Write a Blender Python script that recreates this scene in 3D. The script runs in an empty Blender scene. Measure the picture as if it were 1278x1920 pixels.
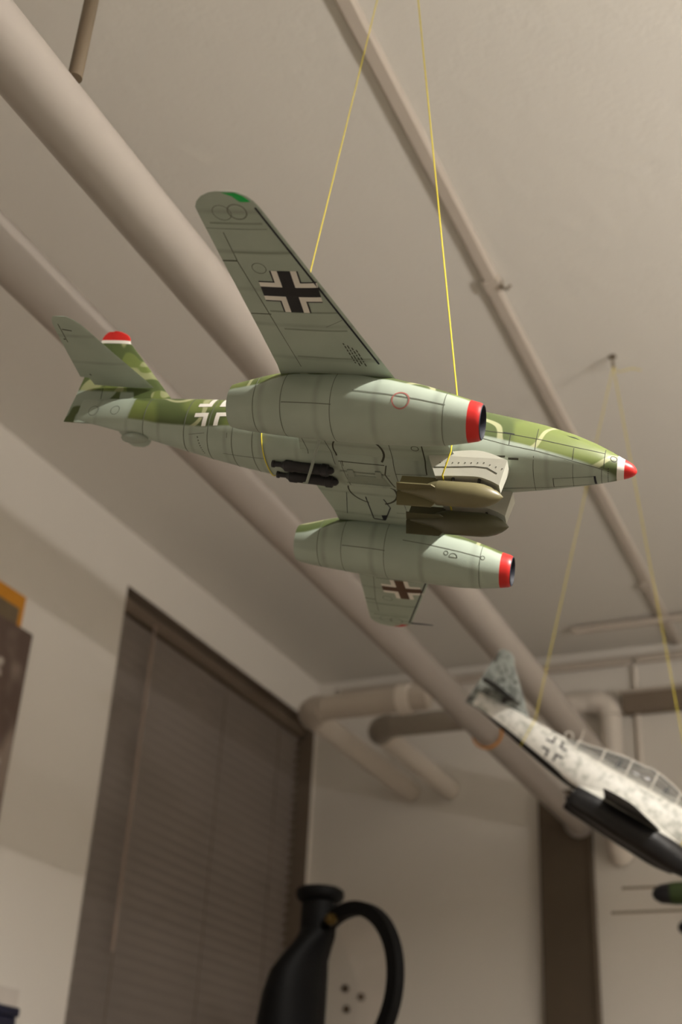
import bpy, bmesh, math, random
from mathutils import Vector, Matrix
from mathutils.bvhtree import BVHTree
random.seed(7)
PI = math.pi
scene = bpy.context.scene
COL = scene.collection

# ------------------------------------------------------------------ camera, world, lamp, exposure
CAM_Z = 1.40
def at(x, y, z):
    "room coordinates measured from the tripod head: x right, y along the pipes, z above the lens"
    return Vector((x, y, z + CAM_Z))
cam_d = bpy.data.cameras.new('camera'); cam = bpy.data.objects.new('camera', cam_d); COL.objects.link(cam)
RM = ((0.9098964, 0.4120455, 0.0480314), (-0.1611278, 0.4577328, -0.8743675), (-0.3822647, 0.7878447, 0.4828814))
cm = Matrix(((RM[0][0], -RM[1][0], -RM[2][0], 0), (RM[0][1], -RM[1][1], -RM[2][1], 0), (RM[0][2], -RM[1][2], -RM[2][2], CAM_Z), (0, 0, 0, 1)))
cam.matrix_world = cm
cam_d.sensor_fit = 'VERTICAL'; cam_d.sensor_height = 36.0; cam_d.sensor_width = 24.0
cam_d.lens = 2310.5 * 36.0 / 1920.0
cam_d.clip_start = 0.02
cam_d.dof.use_dof = True; cam_d.dof.focus_distance = 0.80; cam_d.dof.aperture_fstop = 7.0
scene.camera = cam
world = bpy.data.worlds.new('world'); scene.world = world; world.use_nodes = True
world.node_tree.nodes['Background'].inputs[0].default_value = (0.01, 0.012, 0.02, 1)
world.node_tree.nodes['Background'].inputs[1].default_value = 0.3
scene.view_settings.view_transform = 'Standard'; scene.view_settings.look = 'None'
scene.view_settings.gamma = 1.0; scene.view_settings.use_curve_mapping = False
scene.view_settings.exposure = -0.58
LAMP_A = (0.60, 0.46, 1.00)        # rim of the shaded ceiling lamp, right of the picture
LAMP_B = (1.45, 0.70)              # added uplighter out of view, fill light for the ceiling
LAMP_POWER = 200.0
UP_POWER = 590.0
LAMP_COL = (1.0, 0.94, 0.872, 1)
DOOR_N = (.453, .891)                # which way the lantern's open glass door faces

# ------------------------------------------------------------------ helpers
def obj(name, verts, faces, mat=None, parent=None, smooth=False, kind=None):
    me = bpy.data.meshes.new(name); me.from_pydata([tuple(v) for v in verts], [], faces); me.update()
    if smooth:
        for p in me.polygons: p.use_smooth = True
    if mat: me.materials.append(mat)
    o = bpy.data.objects.new(name, me); COL.objects.link(o)
    if parent: o.parent = parent
    if kind: o['kind'] = kind
    return o
def fix(o):
    bm = bmesh.new(); bm.from_mesh(o.data); bmesh.ops.recalc_face_normals(bm, faces=bm.faces); bm.to_mesh(o.data); bm.free(); return o
def sharp(o, deg=35):
    o.data.set_sharp_from_angle(angle=math.radians(deg)); return o
def empty(name, loc, label, cat, group=None):
    o = bpy.data.objects.new(name, None); COL.objects.link(o); o.location = loc; o.empty_display_size = 0.05
    return tag(o, label, cat, group)
def tag(o, label, cat, group=None):
    o['label'] = label; o['category'] = cat
    if group: o['group'] = group
    return o
def box(name, x0, x1, y0, y1, z0, z1, mat, parent=None, bev=0.0, kind=None):
    v = [(x, y, z) for x in (x0, x1) for y in (y0, y1) for z in (z0, z1)]
    f = [(0, 1, 3, 2), (4, 6, 7, 5), (0, 4, 5, 1), (2, 3, 7, 6), (0, 2, 6, 4), (1, 5, 7, 3)]
    o = obj(name, v, f, mat, parent, kind=kind); fix(o)
    if bev:
        bm = bmesh.new(); bm.from_mesh(o.data)
        bmesh.ops.bevel(bm, geom=bm.edges[:], offset=bev, segments=2, profile=0.5, affect='EDGES'); bm.to_mesh(o.data); bm.free()
    return o
def loft(name, loops, mat, parent=None, cap0=True, cap1=True, smooth=True, ang=40, closed=False):
    n = len(loops[0]); v = [p for l in loops for p in l]; f = []
    m = len(loops)
    for i in range(m if closed else m - 1):
        j = (i + 1) % m
        for k in range(n):
            f.append((i*n+k, i*n+(k+1) % n, j*n+(k+1) % n, j*n+k))
    if cap0 and not closed: f.append(tuple(range(n))[::-1])
    if cap1 and not closed: f.append(tuple((m-1)*n + k for k in range(n)))
    o = obj(name, v, f, mat, parent, smooth); fix(o)
    if smooth: sharp(o, ang)
    return o
def frame(t, up=Vector((0, 0, 1))):
    t = Vector(t).normalized()
    if abs(t.dot(up)) > 0.98: up = Vector((1, 0, 0))
    a = up.cross(t).normalized(); b = t.cross(a).normalized(); return a, b
def tube_loops(pts, r, n=12):
    pts = [Vector(p) for p in pts]; loops = []; rs = r if isinstance(r, (list, tuple)) else [r]*len(pts)
    up = Vector((0, 0, 1)); a = None
    for i, p in enumerate(pts):
        t = (pts[min(i+1, len(pts)-1)] - pts[max(i-1, 0)])
        if a is None: a, b = frame(t)
        else:
            t = t.normalized(); a = (a - t*a.dot(t)).normalized(); b = t.cross(a)
        loops.append([p + (a*math.cos(q) + b*math.sin(q))*rs[i] for q in [2*PI*k/n for k in range(n)]])
    return loops
def tube(name, pts, r, mat, parent=None, n=12, caps=True):
    return loft(name, tube_loops(pts, r, n), mat, parent, caps, caps)
def lathe(name, prof, mat, origin=(0, 0, 0), axis=(0, 0, 1), parent=None, n=40, cap0=True, cap1=True, ang=35):
    a, b = frame(axis); ax = Vector(axis).normalized(); o = Vector(origin)
    loops = [[o + ax*s + (a*math.cos(q) + b*math.sin(q))*r for q in [2*PI*k/n for k in range(n)]] for s, r in prof]
    return loft(name, loops, mat, parent, cap0, cap1, True, ang)
def arc_pts(c, a, b, r, q0, q1, n):
    c = Vector(c); a = Vector(a); b = Vector(b)
    return [c + (a*math.cos(q0+(q1-q0)*i/n) + b*math.sin(q0+(q1-q0)*i/n))*r for i in range(n+1)]

# ------------------------------------------------------------------ materials
def srgb(r, g, b):
    f = lambda c: (c/255/12.92) if c/255 <= 0.04045 else ((c/255+0.055)/1.055)**2.4
    return (f(r), f(g), f(b), 1)
class NT:
    def __init__(s, name, rough=0.5, spec=0.4):
        s.m = bpy.data.materials.new(name); s.m.use_nodes = True; s.t = s.m.node_tree
        s.b = s.t.nodes['Principled BSDF']; s.b.inputs['Roughness'].default_value = rough
        s.b.inputs['Specular IOR Level'].default_value = spec
    def n(s, typ, **kw):
        nd = s.t.nodes.new(typ)
        for k, v in kw.items(): setattr(nd, k, v)
        return nd
    def link(s, a, b): s.t.links.new(a, b)
    def val(s, sock, v):
        if hasattr(v, 'is_output'): s.link(v, sock)
        else: sock.default_value = v
    def math(s, op, a, b=0.0, c=None, clamp=False):
        nd = s.n('ShaderNodeMath', operation=op, use_clamp=clamp); s.val(nd.inputs[0], a); s.val(nd.inputs[1], b)
        if c is not None: s.val(nd.inputs[2], c)
        return nd.outputs[0]
    def mix(s, fac, a, b):
        nd = s.n('ShaderNodeMix', data_type='RGBA'); s.val(nd.inputs[0], fac); s.val(nd.inputs[6], a); s.val(nd.inputs[7], b); return nd.outputs[2]
    def noise(s, scale, detail=2.0, vec=None, rough=0.5, out='Fac'):
        nd = s.n('ShaderNodeTexNoise'); nd.inputs['Scale'].default_value = scale; nd.inputs['Detail'].default_value = detail; nd.inputs['Roughness'].default_value = rough
        if vec is not None: s.link(vec, nd.inputs['Vector'])
        return nd.outputs[out]
    def step(s, v, lo, hi):
        nd = s.n('ShaderNodeMapRange', interpolation_type='SMOOTHSTEP'); s.val(nd.inputs[0], v); nd.inputs[1].default_value = lo; nd.inputs[2].default_value = hi; return nd.outputs[0]
    def obj(s):
        tc = s.n('ShaderNodeTexCoord'); sp = s.n('ShaderNodeSeparateXYZ'); s.link(tc.outputs['Object'], sp.inputs[0]); return tc.outputs['Object'], sp.outputs
    def base(s, c): s.val(s.b.inputs['Base Color'], c)
    def bump(s, h, strength=0.2, dist=0.01):
        nd = s.n('ShaderNodeBump'); nd.inputs['Strength'].default_value = strength; nd.inputs['Distance'].default_value = dist
        s.link(h, nd.inputs['Height']); s.link(nd.outputs[0], s.b.inputs['Normal'])
def plain(name, col, rough=0.5, spec=0.4, var=0.06, scale=40.0, metal=0.0):
    q = NT(name, rough, spec); v, _ = q.obj(); nz = q.noise(scale, 3.0, v)
    dark = tuple(c*(1-var*2) for c in col[:3]) + (1,)
    q.base(q.mix(nz, dark, col)); q.b.inputs['Metallic'].default_value = metal
    return q.m
def wall_paint(name, col, bscale, bstr, var=0.03, rough=0.85):
    q = NT(name, rough, 0.2); v, _ = q.obj()
    q.base(q.mix(q.noise(3.0, 3.0, v), tuple(c*(1-var) for c in col[:3]) + (1,), col))
    h = q.math('ADD', q.noise(bscale, 5.0, v, 0.6), q.math('MULTIPLY', q.noise(bscale*3.3, 2.0, v), 0.35)); q.bump(h, bstr, 0.004)
    return q.m
M = {}
M['ceiling'] = wall_paint('ceiling_plaster', srgb(218, 214, 206), 38.0, 0.32)
M['wall'] = wall_paint('wall_plaster', srgb(225, 220, 212), 60.0, 0.12)
M['reveal_shade'] = wall_paint('window_reveal_shade', srgb(120, 108, 95), 60.0, 0.1)  # wall plaster darkened, the shade inside the niche painted into the colour
M['floor'] = plain('floor_linoleum', srgb(150, 141, 128), 0.5, 0.4, 0.1, 6.0)
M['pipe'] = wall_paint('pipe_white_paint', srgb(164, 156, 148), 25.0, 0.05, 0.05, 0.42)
M['pipe_grey'] = wall_paint('pipe_grey_paint', srgb(150, 142, 131), 25.0, 0.05, 0.05, 0.5)
M['branch_white'] = wall_paint('branch_white_paint', srgb(226, 218, 208), 25.0, 0.05, 0.05, 0.5)
M['branch_pale'] = wall_paint('branch_pale_paint', srgb(190, 181, 170), 25.0, 0.05, 0.05, 0.5)
M['conduit'] = wall_paint('conduit_paint', srgb(192, 182, 170), 30.0, 0.05, 0.05, 0.55)
M['rod'] = plain('rod_brown_steel', srgb(120, 105, 85), 0.5, 0.5, 0.1, 60.0)
M['slat'] = plain('blind_slat_aluminium', srgb(146, 137, 131), 0.45, 0.4, 0.03, 5.0)
M['headrail'] = plain('blind_headrail', srgb(118, 104, 90), 0.5, 0.3)
M['cord'] = plain('blind_cord', srgb(120, 110, 100), 0.7, 0.2)
M['wand'] = plain('blind_wand_acrylic', srgb(170, 152, 140), 0.3, 0.4)
M['dark_panel'] = plain('dark_brown_panel', srgb(92, 80, 66), 0.55, 0.3, 0.12, 9.0)
M['ledge'] = plain('ledge_brown', srgb(128, 115, 100), 0.6, 0.3, 0.08, 9.0)
M['black'] = plain('black_enamel', srgb(7, 7, 7), 0.6, 0.12)
M['brass'] = plain('aged_brass', srgb(84, 66, 30), 0.35, 0.5, 0.1, 60.0, 0.8)
M['wood'] = plain('cabinet_wood', srgb(120, 90, 62), 0.5, 0.3, 0.15, 12.0)
M['navy'] = plain('navy_plastic', srgb(18, 22, 48), 0.35, 0.4)
M['paper'] = plain('white_paper', srgb(215, 208, 200), 0.8, 0.1)
M['yellow'] = plain('yellow_thread', srgb(222, 205, 60), 0.6, 0.2, 0.05, 400.0)
M['orange'] = plain('orange_wire', srgb(215, 140, 35), 0.5, 0.3)
M['hook'] = plain('hook_steel', srgb(140, 128, 110), 0.4, 0.5, 0.1, 60.0, 0.6)
M['hole'] = plain('brown_wall_plug', srgb(96, 80, 62), 0.7, 0.2)
gq = NT('lantern_glass', 0.02, 0.5); gq.b.inputs['Transmission Weight'].default_value = 1.0; gq.b.inputs['IOR'].default_value = 1.45
gq.base((0.97, 0.96, 0.95, 1)); M['glass'] = gq.m
gq = NT('window_glass', 0.05, 0.5); gq.base((0.02, 0.025, 0.04, 1)); M['night_glass'] = gq.m
lq = NT('fill_uplight_diffuser', 0.4, 0.3); lq.base(srgb(250, 240, 225))
lq.b.inputs['Emission Color'].default_value = LAMP_COL; lq.b.inputs['Emission Strength'].default_value = UP_POWER; M['uplight'] = lq.m

# ------------------------------------------------------------------ the room
H = 1.128                      # ceiling above the lens
CZ = CAM_Z + H
XL, XR, YB, YF = -1.319, 2.5, 2.650, -2.0
box('floor', XL-.25, XR+.1, YF-.1, YB+.1, -.1, 0, M['floor'], kind='structure')
box('ceiling', XL-.25, XR+.1, YF-.1, YB+.1, CZ, CZ+.1, M['ceiling'], kind='structure')
box('wall_back', XL-.25, XR+.1, YB, YB+.1, 0, CZ, M['wall'], kind='structure')
box('wall_right', XR, XR+.1, YF, YB, 0, CZ, M['wall'], kind='structure')
box('wall_front', XL-.25, XR+.1, YF-.1, YF, 0, CZ, M['wall'], kind='structure')
# left wall with the window niche, one mesh
WY0, WY1, WZ0, WZ1, WD = 1.787, 2.637, 0.92, CAM_Z+1.016, 0.16
def wall_left():
    ys = [YF, WY0, WY1, YB]; zs = [0, WZ0, WZ1, CZ]
    v = []; f = []
    def q(a, b, c, d):
        i = len(v); v.extend([a, b, c, d]); f.append((i, i+1, i+2, i+3))
    for i in range(3):
        for j in range(3):
            if i == 1 and j == 1: continue
            q((XL, ys[i], zs[j]), (XL, ys[i+1], zs[j]), (XL, ys[i+1], zs[j+1]), (XL, ys[i], zs[j+1]))
    xo = XL - WD
    q((XL, WY0, WZ0), (xo, WY0, WZ0), (xo, WY0, WZ1), (XL, WY0, WZ1))
    q((XL, WY1, WZ0), (XL, WY1, WZ1), (xo, WY1, WZ1), (xo, WY1, WZ0))
    q((XL, WY0, WZ1), (xo, WY0, WZ1), (xo, WY1, WZ1), (XL, WY1, WZ1))
    q((XL, WY0, WZ0), (XL, WY1, WZ0), (xo, WY1, WZ0), (xo, WY0, WZ0))
    # outer skin
    q((xo-.05, YF, 0), (xo-.05, YF, CZ), (xo-.05, YB, CZ), (xo-.05, YB, 0))
    o = obj('wall_left', v, f, M['wall']); o['kind'] = 'structure'
    o.data.materials.append(M['reveal_shade'])
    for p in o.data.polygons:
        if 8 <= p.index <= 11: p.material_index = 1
wall_left()
wr = bpy.data.objects.new('window_1', None); COL.objects.link(wr); wr.location = (XL-WD, (WY0+WY1)/2, WZ0); wr['kind'] = 'structure'
def wpart(name, y0, y1, z0, z1, x0, x1, mat, par=None):
    o = box(name, x0, x1, y0-(WY0+WY1)/2, y1-(WY0+WY1)/2, z0-WZ0, z1-WZ0, mat, par or wr); return o
for nm, y0, y1, z0, z1 in (('frame_stile', WY0, WY0+.05, WZ0, WZ1), ('frame_stile', WY1-.05, WY1, WZ0, WZ1), ('frame_rail', WY0+.05, WY1-.05, WZ0, WZ0+.05), ('frame_rail', WY0+.05, WY1-.05, WZ1-.05, WZ1)):
    wpart(nm, y0, y1, z0, z1, .0, .04, M['pipe'])
wpart('pane', WY0+.05, WY1-.05, WZ0+.05, WZ1-.05, .014, .02, M['night_glass'])

# venetian blind hanging inside the niche
BX = XL - 0.040
bl = empty('venetian_blind', (BX, (WY0+WY1)/2, WZ0), 'closed grey-brown venetian blind filling the window niche of the left wall', 'blind')
bw = (WY1-WY0)/2 - 0.012; bz = WZ1 - WZ0
box('headrail', -.020, .016, -bw-.004, bw+.004, bz-.034, bz-.004, M['headrail'], bl, 0.002)
def slat_mesh():
    v = []; f = []; n = 5; w = .0125; tilt = math.radians(56)
    for i in range(n):
        u = -1 + 2*i/(n-1); a = u*w; bulge = .0016*(1-u*u)
        x = a*math.cos(tilt) - bulge*math.sin(tilt); z = a*math.sin(tilt) + bulge*math.cos(tilt)
        for y in (-bw, bw): v.append((x, y, z))
    for i in range(n-1): f.append((2*i, 2*i+1, 2*i+3, 2*i+2))
    me = bpy.data.meshes.new('slat'); me.from_pydata(v, [], f); me.update(); me.materials.append(M['slat'])
    for p in me.polygons: p.use_smooth = True
    return me
sm = slat_mesh(); pitch = .0215; nsl = int((bz - .034 - .05)/pitch)
for i in range(nsl):
    o = bpy.data.objects.new('slat', sm); COL.objects.link(o); o.parent = bl; o.location = (0, 0, bz - .048 - i*pitch)
zb = bz - .048 - nsl*pitch
box('bottom_rail', -.012, .012, -bw, bw, zb-.012, zb, M['headrail'], bl, 0.002)
for yy in (-bw+.14, 0.03, bw-.12):
    tube('ladder_cord', [(.0125, yy, bz-.034), (.0125, yy, zb)], .0009, M['cord'], bl, 6)
tube('wand', [(.024, -bw+.12, bz-.03), (.024, -bw+.12, bz-.66)], .003, M['wand'], bl, 8)

# dark panel, posts and pipework on the back wall
dp = empty('door_panel', (-.695, YB, 0), 'tall narrow dark brown panel against the back wall', 'panel')
box('panel', -.055, .052, -.03, -.001, .0, CAM_Z+.80, M['dark_panel'], dp, .003)
box('panel_edge', .052, .058, -.034, -.001, .0, CAM_Z+.80, M['dark_panel'], dp)

PZ = 0.720                      # height of the two big pipes above the lens
def pipe_run(name, ratio, rad, label, yend):
    o = empty(name, at(ratio*PZ, 0, PZ), label, 'pipe', 'big white pipes under the ceiling')
    lp = lathe('pipe_body', [(YF+.002, rad), (yend-.002, rad)], M['pipe'], (0, 0, 0), (0, 1, 0), o, 48)
    lathe('wall_flange', [(yend-.012, rad*1.3), (yend-.001, rad*1.3)], M['pipe'], (0, 0, 0), (0, 1, 0), o, 32)
    return o
r1, r2 = .0256, .0240
p1 = pipe_run('heating_pipe', -.712, r1, 'thick white pipe above the jet, hung from a brown rod', YB)
p2 = pipe_run('heating_pipe', -.912, r2, 'thick white pipe nearer the window wall, with an orange wire loop', YB-.036)
# rod holding the first pipe
rx, ry = -.498, .513
rod = empty('hanger_rod', at(rx, ry, PZ), 'thin brown rod from the ceiling to a white pipe', 'rod')
tube('rod_shaft', [(0, 0, r1*.95), (0, 0, H-PZ)], .0058, M['rod'], rod, 14)
lathe('ceiling_plate', [(H-PZ-.006, .02), (H-PZ, .02)], M['rod'], (0, 0, 0), (0, 0, 1), rod, 24)
# orange wire loop on the second pipe
yl = 1.99
tag(loft('wire_loop', tube_loops(arc_pts(at(-.912*PZ, yl, PZ-.002), (1, 0, 0), (0, 0, 1), r2+.0025, 0, 2*PI-2*PI/40, 39), .0022, 8), M['orange'], None, closed=True), 'orange wire loop wrapped around a white pipe', 'wire')

# short branch pipes by the window: across, elbow, then into the back wall
def branch(name, xw, zw, y0, xr, rad, ma, label):
    o = empty(name, at(xw, y0, zw), label, 'pipe', 'branch pipes in the back corner')
    cr = rad*1.6
    tube('pipe_across', [(xr-xw, 0, 0), (cr, 0, 0)], rad, ma, o, 28)
    tube('elbow', arc_pts((cr, cr, 0), (-1, 0, 0), (0, -1, 0), cr, PI/2, 0, 10), rad*1.12, ma, o, 28)
    tube('pipe_to_wall', [(0, cr, 0), (0, YB-y0-.002, 0)], rad, M['branch_white'], o, 28)
    tube('coupling', [(xr-xw-.06, 0, 0), (xr-xw-.035, 0, 0)], rad*1.2, M['branch_white'], o, 28)
    return o
branch('branch_pipe', -1.062, .832, 2.075, -.80, .024, M['branch_pale'], 'upper pale branch pipe with an elbow close to the window blind')
branch('branch_pipe', -.965, .828, 2.20, -.70, .022, M['pipe_grey'], 'lower greyish branch pipe with an elbow in front of the back wall')

# drain pipe with elbow, cable, ledge and conduits on the back wall
o = empty('drain_pipe', at(-.577, YB-.03, 0), 'vertical white drain pipe with an elbow at the top on the back wall', 'pipe')
tube('pipe_down', [(0, 0, .955), (0, 0, .69)], .023, M['branch_white'], o, 28)
tube('elbow', arc_pts((-.04, 0, .955), (1, 0, 0), (0, 0, 1), .04, 0, PI/2, 8), .0255, M['branch_white'], o, 28)
tube('elbow', arc_pts((0, .04, .69), (0, -1, 0), (0, 0, -1), .04, 0, PI/2, 8)[:7], .0255, M['branch_white'], o, 28)
tube('pipe_across', [(-.04, 0, .995), (-.23, 0, .995)], .023, M['branch_white'], o, 28)
tag(tube('wall_cable', [at(-.522, YB-.006, H-.05), at(-.522, YB-.006, .72)], .0055, M['branch_white'], None, 10), 'thin white cable running straight down the back wall', 'cable')
led = empty('wall_ledge', at(-.2, YB, .985), 'dark brown ledge board along the upper back wall', 'ledge')
box('board', -.35, 1.0, -.035, -.001, -.022, .020, M['ledge'], led, .002)
box('top_strip', -.352, 1.0, -.04, -.001, .020, .026, M['conduit'], led)
for nm, pts, rr, lb in (
    ('wall_conduit', [(-1.25, YB-.012, H-.036), (-.525, YB-.012, H-.036)], .010, 'white conduit along the top of the back wall'),
    ('ceiling_conduit', [(-.62, YB-.16, H-.012), (-.33, YB-.16, H-.012)], .009, 'short white conduit across the ceiling above the grey jet')):
    tag(tube(nm, [at(*p) for p in pts], rr, M['conduit'], None, 12), lb, 'conduit')
tag(tube('wall_conduit', [at(-.515, YB-.012, H-.036), at(.9, YB-.012, H-.036)], .010, M['conduit'], None, 12), 'white conduit right of the thin wall cable under the ceiling', 'conduit')

# flat cable channel along the ceiling
rail = empty('cable_channel', at(-.415, 0, H), 'long pale cable channel running along the ceiling above the jet', 'channel')
rl = [[(-.0105, 0, 0), (-.0105, 0, -.005), (-.007, 0, -.0085), (.007, 0, -.0085), (.0105, 0, -.005), (.0105, 0, 0)]]
def chan(y0, y1, dx, nm='channel_length'):
    loft(nm, [[(x+dx, y, z-.0003) for x, _, z in rl[0]] for y in (y0, y1)], M['conduit'], rail, smooth=False)
chan(YF+.01, 1.30, .0); chan(1.303, 2.32, -.004); chan(2.323, YB-.001, -.008)
box('clip', -.0125, .0125, 1.288, 1.314, -.012, -.0003, M['conduit'], rail, .002)
tube('screw_hook', [(.012, 1.30, -.002), (.014, 1.30, -.016), (.020, 1.302, -.020), (.024, 1.305, -.012)], .0022, M['hook'], rail, 8)
box('clip', -.019, .005, 2.308, 2.334, -.012, -.0003, M['conduit'], rail, .002)

# poster on the left wall
pst = empty('wall_poster', at(XL, 1.40, .5), 'dark photographic poster with an orange upper edge on the left wall', 'poster')
pq = NT('poster_print', 0.6, 0.3); v, s_ = pq.obj()
c1 = pq.mix(pq.step(pq.noise(9.0, 2.0, v), .42, .6), srgb(98, 82, 74), srgb(150, 136, 126))
c2 = pq.mix(pq.step(pq.noise(22.0, 1.0, v), .64, .70), c1, srgb(190, 180, 172))
pq.base(c2); M['poster'] = pq.m
pq = NT('poster_print_upper', 0.6, 0.3); v, s_ = pq.obj(); pq.base(pq.mix(pq.noise(14.0, 2.0, v), srgb(96, 82, 62), srgb(126, 112, 90))); M['poster_up'] = pq.m
M['poster_edge'] = plain('poster_orange', srgb(205, 140, 45), 0.6, 0.2)
box('border', .0005, .003, -.6, .103, .10, .362, M['poster_edge'], pst)
box('upper_print', .003, .0036, -.6, .091, .10, .336, M['poster_up'], pst)
box('lower_print', .0045, .006, -.6, .133, -.45, .305, M['poster'], pst)

# wall shelf, below the picture's lower edge, with what stands on it
sh = empty('wall_shelf', at(XL, 1.3, .09), 'narrow wooden shelf on the left wall below the poster', 'shelf')
box('board', .0, .2, -.35, .30, -.02, 0, M['wood'], sh, .002)
for yy in (-.25, .2): box('bracket', .0, .15, yy, yy+.02, -.12, -.02, M['wood'], sh)
nb = empty('storage_box', at(-1.232, 1.482, .09), 'small navy blue box at the lower left on the shelf', 'box')
box('body', -.03, .03, -.06, .035, 0, .105, M['navy'], nb, .003)
box('lid', -.032, .032, -.063, .038, .105, .118, M['navy'], nb, .003)
cd = empty('paper_card', at(-1.300, 1.59, .09), 'white paper card standing behind the navy box', 'card')
box('sheet', -.001, .001, -.12, .045, 0, .16, M['paper'], cd)

# ------------------------------------------------------------------ the signal lantern
LY = 1.62
lan = empty('signal_lantern', at(-.80, LY, .02), 'black metal signal lantern with chimney and open round glass door', 'lantern')
def L(x, y, z): return (x+.80, y-LY, z-.02)
lv = [(.02, -.864, -.777), (.20, -.861, -.777), (.235, -.854, -.777), (.262, -.844, -.777), (.283, -.831, -.775), (.300, -.819, -.768), (.312, -.813, -.762), (.322, -.811, -.760)]
loft('body', [[Vector(L((xl+xr)/2 + (xr-xl)/2*math.cos(q), LY+min(.065, .026+(.322-z)*.6)*math.sin(q), z)) for q in [2*PI*k/48 for k in range(48)]] for z, xl, xr in lv], M['black'], lan)
lathe('chimney', [(0, .026), (.045, .025), (.048, .025)], M['black'], L(-.786, LY, .318), (0, 0, 1), lan, 32)
lathe('chimney_cap', [(0, .026), (.004, .032), (.009, .0345), (.016, .034), (.020, .029), (.022, .012)], M['black'], L(-.786, LY, .358), (0, 0, 1), lan, 32)
# open round glass door hinged on the body
ctr = Vector(L(-.7225, LY-.03, .243)); nrm = Vector((DOOR_N[0], DOOR_N[1], -.03)).normalized()
ra = Vector((0, 0, 1)).cross(nrm).normalized(); rb = nrm.cross(ra)
def ring(name, R0, R1, th, mat, par):
    n = 64; loops = []
    for k in range(n):
        q = 2*PI*k/n; e = ra*math.cos(q) + rb*math.sin(q)
        c = ctr
        loops.append([c+e*R0-nrm*th, c+e*(R0+.001)+nrm*th*.8, c+e*((R0+R1)/2)+nrm*th, c+e*R1+nrm*th*.6, c+e*R1-nrm*th])
    return loft(name, loops, mat, par, closed=True)
dr = ring('door_ring', .089, .108, .009, M['black'], lan)
lathe('glass_pane', [(-.0012, .090), (.0012, .090)], M['glass'], ctr, nrm, dr, 64)
lathe('latch_knob', [(-.006, .005), (-.002, .008), (.006, .008), (.010, .004)], M['brass'], ctr + ra*.030 + rb*.086 - nrm*.012, -nrm, dr, 20)
# cabinet that carries it
cb = empty('tall_cabinet', (-.78, LY, 0), 'tall wooden cabinet under the black lantern', 'cabinet')
box('body', -.30, .25, -.2, .2, 0, CAM_Z+.02, M['wood'], cb, .004)
for sx in (-.29, -.015): box('door', sx, sx+.255, -.215, -.2, .05, CAM_Z-.02, M['wood'], cb, .003)

# wall plugs behind the lantern
for u in ((-1.209, .397, 'uppermost'), (-1.170, .379, 'rightmost'), (-1.204, .354, 'lowest')):
    tag(lathe('wall_plug', [(0, .0085), (.003, .0085), (.004, .006)], M['hole'], at(u[0], YB, u[1]), (0, -1, 0), None, 16), u[2]+' of three brown plugs in the back wall behind the lantern ring', 'wall plug', 'three brown wall plugs')

# ceiling lamp with an opaque shade: its rim cuts the light off just below the threads' upper ends
sl_ = empty('ceiling_lamp', at(*LAMP_A), 'black bell-shaped ceiling lamp above the tripod, open below', 'lamp')
lathe('shade', [(0, .125), (.03, .12), (.085, .07), (.10, .03), (.10, .028), (.082, .066), (.028, .117), (0, .122)], M['black'], parent=sl_, cap0=False, cap1=False)
tube('stem', [(0, 0, .095), (0, 0, H-LAMP_A[2]-.005)], .029, M['black'], sl_, 16)
lathe('ceiling_rose', [(H-LAMP_A[2]-.02, .03), (H-LAMP_A[2]-.0005, .045)], M['black'], (0, 0, 0), (0, 0, 1), sl_, 32)
ld = bpy.data.lights.new('bulb', 'POINT'); ld.energy = LAMP_POWER; ld.color = LAMP_COL[:3]; ld.shadow_soft_size = .03
lo = bpy.data.objects.new('bulb', ld); COL.objects.link(lo); lo.parent = sl_; lo.location = (0, 0, .050)
# uplighter with an opaque bowl, added out of view to fill the ceiling with light
ul = empty('fill_uplighter', (LAMP_B[0], LAMP_B[1], 0), 'added tall black uplighter out of view, throwing fill light at the ceiling', 'lamp')
lathe('base', [(0, .14), (.02, .14), (.03, .02)], M['black'], parent=ul)
tube('pole', [(0, 0, .02), (0, 0, 1.46)], .012, M['black'], ul, 12)
lathe('bowl', [(1.46, .02), (1.47, .08), (1.52, .14), (1.58, .17), (1.58, .165), (1.525, .13), (1.49, .07), (1.485, .001)], M['black'], parent=ul)
lathe('diffuser', [(1.545, .12), (1.55, .12)], M['uplight'], parent=ul)
#AIRCRAFT
# ------------------------------------------------------------------ the hanging model jets
SC = 1/24
def air_matrix(A, n):
    m = Matrix(((A[0][0]*SC, A[0][1]*SC, A[0][2]*SC, n[0]), (A[1][0]*SC, A[1][1]*SC, A[1][2]*SC, n[1]), (A[2][0]*SC, A[2][1]*SC, A[2][2]*SC, n[2]+CAM_Z), (0, 0, 0, 1)))
    return m
A1 = ((0.96703667, -0.20889167, 0.14561713), (0.19993493, 0.97702513, 0.07381005), (-0.15768990, -0.04226307, 0.98658387))
N1 = (-0.12881757, 0.70848440, 0.42536923)
A2 = ((0.7932, -0.2776, 0.5420), (0.3708, 0.9262, -0.0683), (-0.4830, 0.2552, 0.8376))
N2 = (-0.1872, 1.6449, 0.3644)

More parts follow.
